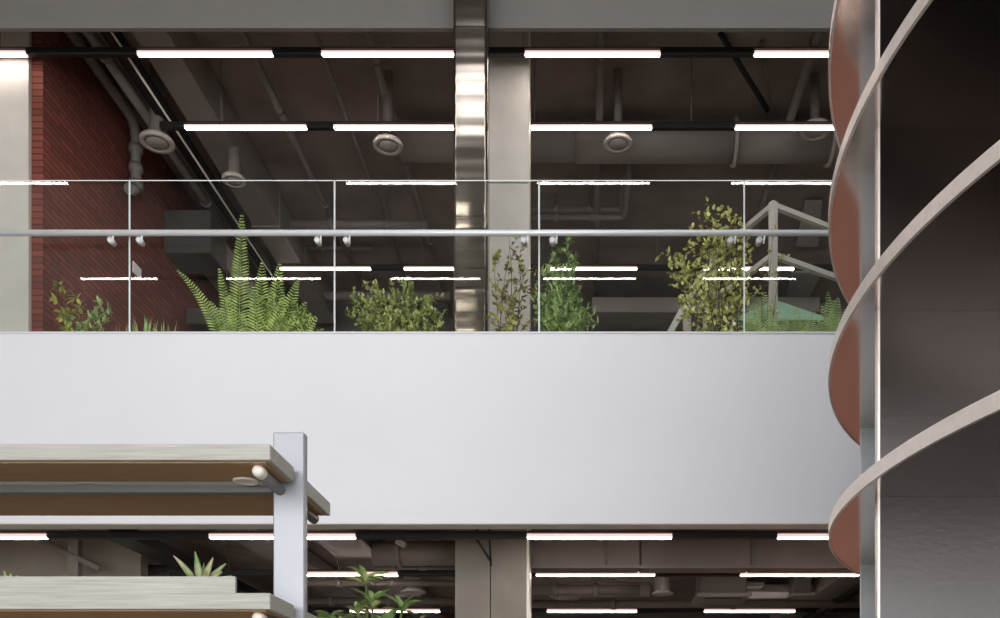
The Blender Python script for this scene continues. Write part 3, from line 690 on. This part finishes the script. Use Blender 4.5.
# round bush left of the steel column
shrub('round_bush', (PX(400, DP), DP, SO), [Q(390, 286), Q(402, 283), Q(378, 292), Q(414, 294), Q(366, 303), Q(428, 302), Q(358, 318), Q(438, 312), Q(395, 300, -.06), Q(410, 310, -.06), Q(380, 314, -.06), Q(443, 322), Q(424, 318, .05), Q(352, 300), Q(348, 316), Q(372, 284), Q(384, 300), Q(412, 284), Q(434, 296)],
      M['bush'], M['stem'], 'dense round bush with small leaves left of the steel column', 'bush', L=.04, W=.018, per=230, sub=15, sublen=.15, sr=.004)
# airy shrub before the stone column
shrub('airy_shrub', (PX(511, DP), DP, SO), [Q(508, 228), Q(493, 252), Q(520, 250), Q(527, 268), Q(498, 290, .03), Q(522, 296), Q(508, 262, -.03)],
      M['dusk'], M['stem'], 'thin airy shrub with sparse brownish leaves before the stone column', 'shrub', L=.046, W=.028, per=60, sub=10, sublen=.13, sr=.0055)
# tall green shrub right of stone column
shrub('tall_shrub', (PX(562, DP), DP+.02, SO), [Q(566, 243), Q(553, 258), Q(574, 262), Q(545, 278), Q(560, 272, -.04), Q(572, 290), Q(583, 305), Q(548, 302), Q(562, 300, -.05), Q(590, 318), Q(540, 310), Q(575, 318, -.05), Q(536, 290)],
      M['bright'], M['gstem'], 'tall bright green feathery shrub right of the stone column', 'shrub', L=.055, W=.018, per=200, sub=14, sublen=.14, sr=.004)
# olive-like tree
shrub('olive_shrub', (PX(722, DP), DP, SO), [Q(720, 214), Q(700, 218), Q(690, 236), Q(738, 226), Q(712, 240), Q(727, 246), Q(676, 258), Q(700, 256), Q(748, 250), Q(682, 276), Q(736, 270, -.05), Q(752, 280), Q(695, 288), Q(718, 280, .05), Q(679, 302), Q(730, 300), Q(708, 210), Q(733, 216), Q(670, 254), Q(744, 236), Q(690, 262), Q(714, 226)],
      M['olive'], M['stem'], 'wide airy shrub with pale olive leaves left of the white frame', 'shrub', L=.044, W=.029, per=84, sub=18, sublen=.13, sr=.006, topw=.6)
shrub('climbing_twig', (PX(764, DP), DP+.02, SO), [Q(779, 212), Q(772, 236), Q(784, 238), Q(762, 262)], M['olive'], M['stem'],
      'slender olive-leaved twigs climbing in front of the white frame corner post', 'shrub', L=.038, W=.022, per=16, sub=5, sublen=.09, sr=.004)
fern('parlour_palm', (PX(762, DP), DP, SO), [(Q(750, 292), 1.), (Q(758, 298, .04), 1.), (Q(774, 300, .03), 1.), (Q(744, 316), .9), (Q(765, 292), 1), (Q(742, 308), .9), (Q(780, 305), 1), (Q(756, 312, -.05), 1), (Q(790, 320), .9), (Q(738, 322), .8), (Q(772, 316, -.05), 1)],
     .14, 'bushy green palm at the foot of the white frame corner post', M['bright'], w=.017, gap=.021)
fern('arching_palm', (PX(800, DP), DP+.03, SO), [(Q(796, 306), 1.), (Q(815, 312), 1), (Q(782, 316), .9), (Q(824, 322), 1), (Q(806, 318, -.05), 1)],
     .11, 'drooping olive-green palm in front of the green canopy', M['fern'], w=.013, gap=.018)
fern('upright_fern', (PX(832, DP), DP, SO), [(Q(828, 292), 1.), (Q(834, 300, .04), 1.), (Q(826, 312, .03), 1.), (Q(838, 296), 1), (Q(822, 306), .9), (Q(846, 308), .9), (Q(832, 304, -.05), 1), (Q(818, 318), .8), (Q(842, 316), .9)],
     .11, 'upright bright green fern beside the steel tower', M['bright'], w=.018, gap=.022)

# plants of the shelving
def spiky(name, px, base_h, D, leaves, label, m):
    b = Vector((PX(px, D), D, H(base_h))); t = thing(name, b, label, 'plant')
    for (tx, ty, dd, w) in leaves:
        tp = P(tx, ty, D+dd); a = MB(); n = 5
        d = tp-b; L = d.length; sd = d.cross(Vector((0, 1, 0))).normalized(); up = sd.cross(d.normalized())
        vs = []; ws = (.35, .8, 1., .8, .45, .04)
        for i in range(n+1):
            u = i/n; p = b+d*u+Vector((0, 0, 1))*math.sin(PI*u)*L*.06
            for s_, o_ in ((-1, .25), (0, 0), (1, .25)): vs.append(p+sd*s_*w*.5*ws[i]-up*o_*w*ws[i]*.5*(-1))
        o = len(vs); th = .004
        vs += [v+Vector((0, th, -th)) for v in vs]
        fs = []
        for i in range(n):
            for k in (0, 1):
                q = [i*3+k, i*3+k+1, (i+1)*3+k+1, (i+1)*3+k]; fs.append(q); fs.append([x+o for x in q[::-1]])
            fs.append([i*3, (i+1)*3, (i+1)*3+o, i*3+o]); fs.append([i*3+2+o, (i+1)*3+2+o, (i+1)*3+2, i*3+2])
        a.add(vs, fs, 0, True); a.build('leaf', m, t)
spiky('succulent', 200, .548, 3.14, [(173, 555, -.03, .022), (180, 564, .03, .02), (195, 551, 0, .026), (204, 562, .04, .02), (213, 557, 0, .024), (226, 563, .02, .02), (222, 571, -.04, .022), (186, 572, -.04, .022), (207, 570, -.05, .026), (232, 575, .04, .018)],
      'spiky succulent with pinkish green leaves growing from the shelf trough', M['succ'])
spiky('small_sprout', 6, .553, 3.14, [(-4, 573, 0, .014), (4, 570, .02, .014), (11, 573, 0, .014), (18, 575, .02, .012), (8, 575, -.03, .012)],
      'tiny bright green sprout at the left end of the shelf trough', M['bright'])
# tall leafy plant on the ground floor behind the shelf
D = 4.0; bx = PX(372, D)
t = thing('leafy_plant', (bx, D, 0), 'tall plant with whorls of broad green leaves to the right of the aluminium post', 'plant')
a = MB(); a.lathe((bx, D, 0), [(0, 0), (.15, 0), (.2, .45), (.19, .46), (.17, .42), (0, .42)], 28); a.build('pot', M['black'], t)
st = MB(); whorls = [(P(366, 578, D), 1.), (P(372, 601, D-.04), 1.), (P(358, 612, D+.05), .9), (P(402, 607, D), .95), (P(331, 616, D), .9), (P(386, 622, D), 1.), (P(345, 630, D), 1.), (P(414, 628, D), 1.)]
lf = MB()
for w, s in whorls:
    b0 = Vector((bx+rnd.uniform(-.04, .04), D+rnd.uniform(-.04, .04), .41)); mid = b0.lerp(w, .6); mid.x += (b0.x-w.x)*.2
    st.tube([b0, mid, w], [.012, .009, .005], 8)
    for k in range(13):
        an = 2*PI*k/13+rnd.uniform(-.2, .2); el = rnd.uniform(-.1, .95)
        d = Vector((math.cos(an)*math.cos(el), math.sin(an)*math.cos(el), math.sin(el)))
        lf.leaf(w-Vector((0, 0, .01*(k % 4))), d, Vector((0, 0, 1))+rv(.2), .1*s*rnd.uniform(.7, 1.1), .032*s, fold=.18, tip=.15)
st.build('stem', M['gstem'], t); lf.build('foliage', M['bright'], t)

# ------------------------------------------------------------------ white frame and green canopy upstairs
FL = H(2.5); A = Vector((1.78, 8.8, 0)); u = Vector((.863, .505, 0)); v = Vector((-.45, .89, 0)).normalized()
t = thing('garden_pergola', (A.x, A.y, FL), 'white square-tube garden frame with two levels of rails, standing upstairs by the tower', 'frame')
def bar(a, b, r=.026, name='rail', par=None):
    m = MB(); a = Vector(a); b = Vector(b); d = (b-a).normalized()
    s = d.cross(Vector((0, 0, 1)));  s = s.normalized() if s.length > .01 else u.copy(); k = s.cross(d)
    vs = [p+s*i*r+k*j*r for p in (a, b) for i, j in ((-1, -1), (1, -1), (1, 1), (-1, 1))]
    m.add(vs, [(3, 2, 1, 0), (4, 5, 6, 7), (0, 1, 5, 4), (1, 2, 6, 5), (2, 3, 7, 6), (3, 0, 4, 7)])
    return m.build(name, M['wframe'], par or t)
zt, zl = H(5.17), H(4.70)
cs = [A, A+u*2.2, A+u*2.2+v*.98, A+v*.98]
for c in cs: bar((c.x, c.y, FL), (c.x, c.y, zt+.03), .03, 'post')
for z in (zt, zl):
    for i in range(4):
        a, b = cs[i], cs[(i+1) % 4]; d = (b-a).normalized()*.036
        if i == 2 or (z == zl and i == 1): continue
        bar((a.x+d.x, a.y+d.y, z), (b.x-d.x, b.y-d.y, z), .024)
t = thing('white_trestle', (.9, 9.3, FL), 'white slanted trestle leg standing left of the white frame behind the olive shrub', 'trestle')
bar(P(703, 273, 9.3), (PX(703, 9.3)-(H((CY-273)*9.3/F)-FL)*.55, 9.3, FL), .03, 'slanted_leg', t)
bar((PX(687, 9.3), 9.3, FL), (PX(687, 9.3), 9.3, H((CY-304)*9.3/F)), .03, 'upright', t)
bar((PX(710, 9.36), 9.36, FL), (PX(703, 9.3)+.02, 9.36, H((CY-272)*9.36/F)), .028, 'rear_leg', t)
ap = Vector((PX(776, 9.75), 9.75, H((CY-300)*9.75/F))); hw = .46; hz = ap.z-.34
t = thing('canopy_tent', (ap.x, ap.y, FL), 'small pale green pyramid canopy inside the white frame', 'canopy')
a = MB(); th = .012
base = [ap+Vector((dx*hw*1.1, dy*.3, hz-ap.z)) for dx, dy in ((-1, -1), (1, -1), (1, 1), (-1, 1))]
vs = [ap]+base+[ap-Vector((0, 0, th))]+[b-Vector((0, 0, th)) for b in base]
a.add(vs, [(0, 1, 2), (0, 2, 3), (0, 3, 4), (0, 4, 1), (5, 7, 6), (5, 8, 7), (5, 9, 8), (5, 6, 9), (1, 6, 7, 2), (2, 7, 8, 3), (3, 8, 9, 4), (4, 9, 6, 1)])
a.build('fabric_roof', M['canopy'], t)
for b in base: MB().tube([(b.x*.98+ap.x*.02, b.y*.98+ap.y*.02, FL), (b.x*.98+ap.x*.02, b.y*.98+ap.y*.02, hz)], .015, 8).build('pole', M['wframe'], t)

# ------------------------------------------------------------------ camera, sky, exposure
cam = bpy.data.cameras.new('camera'); co = bpy.data.objects.new('camera', cam); C.objects.link(co)
co.location = (0, 0, EYE); co.rotation_euler = (PI/2, 0, 0)
cam.sensor_width = 36; cam.sensor_fit = 'HORIZONTAL'; cam.lens = 36*F/1000
cam.shift_x = (500-CX)/1000; cam.shift_y = (CY-309)/1000; cam.clip_start = .05
sc = bpy.context.scene; sc.camera = co
w = bpy.data.worlds.new('sky'); sc.world = w; w.use_nodes = True
bg = w.node_tree.nodes['Background']; bg.inputs['Color'].default_value = (.94, .96, 1.0, 1); bg.inputs['Strength'].default_value = 5.6
def portal(name, loc, rot, sx, sy):
    l = bpy.data.lights.new(name, 'AREA'); l.shape = 'RECTANGLE'; l.size = sx; l.size_y = sy; l.cycles.is_portal = True
    o = bpy.data.objects.new(name, l); C.objects.link(o); o.location = loc; o.rotation_euler = rot
portal('window_portal', (.5, -6.28, 3.45), (PI/2, 0, 0), 14.2, 6.3)
portal('skylight_portal', (.5, 2.8, zc+.16), (0, 0, 0), 10.2, 1.4)
sc.view_settings.view_transform = 'Standard'; sc.view_settings.look = 'None'
sc.view_settings.exposure = 0; sc.view_settings.gamma = 1; sc.view_settings.use_curve_mapping = False
sc.cycles.max_bounces = 10; sc.cycles.transparent_max_bounces = 16; sc.cycles.use_denoising = True
sc.cycles.caustics_reflective = False; sc.cycles.sample_clamp_indirect = 8
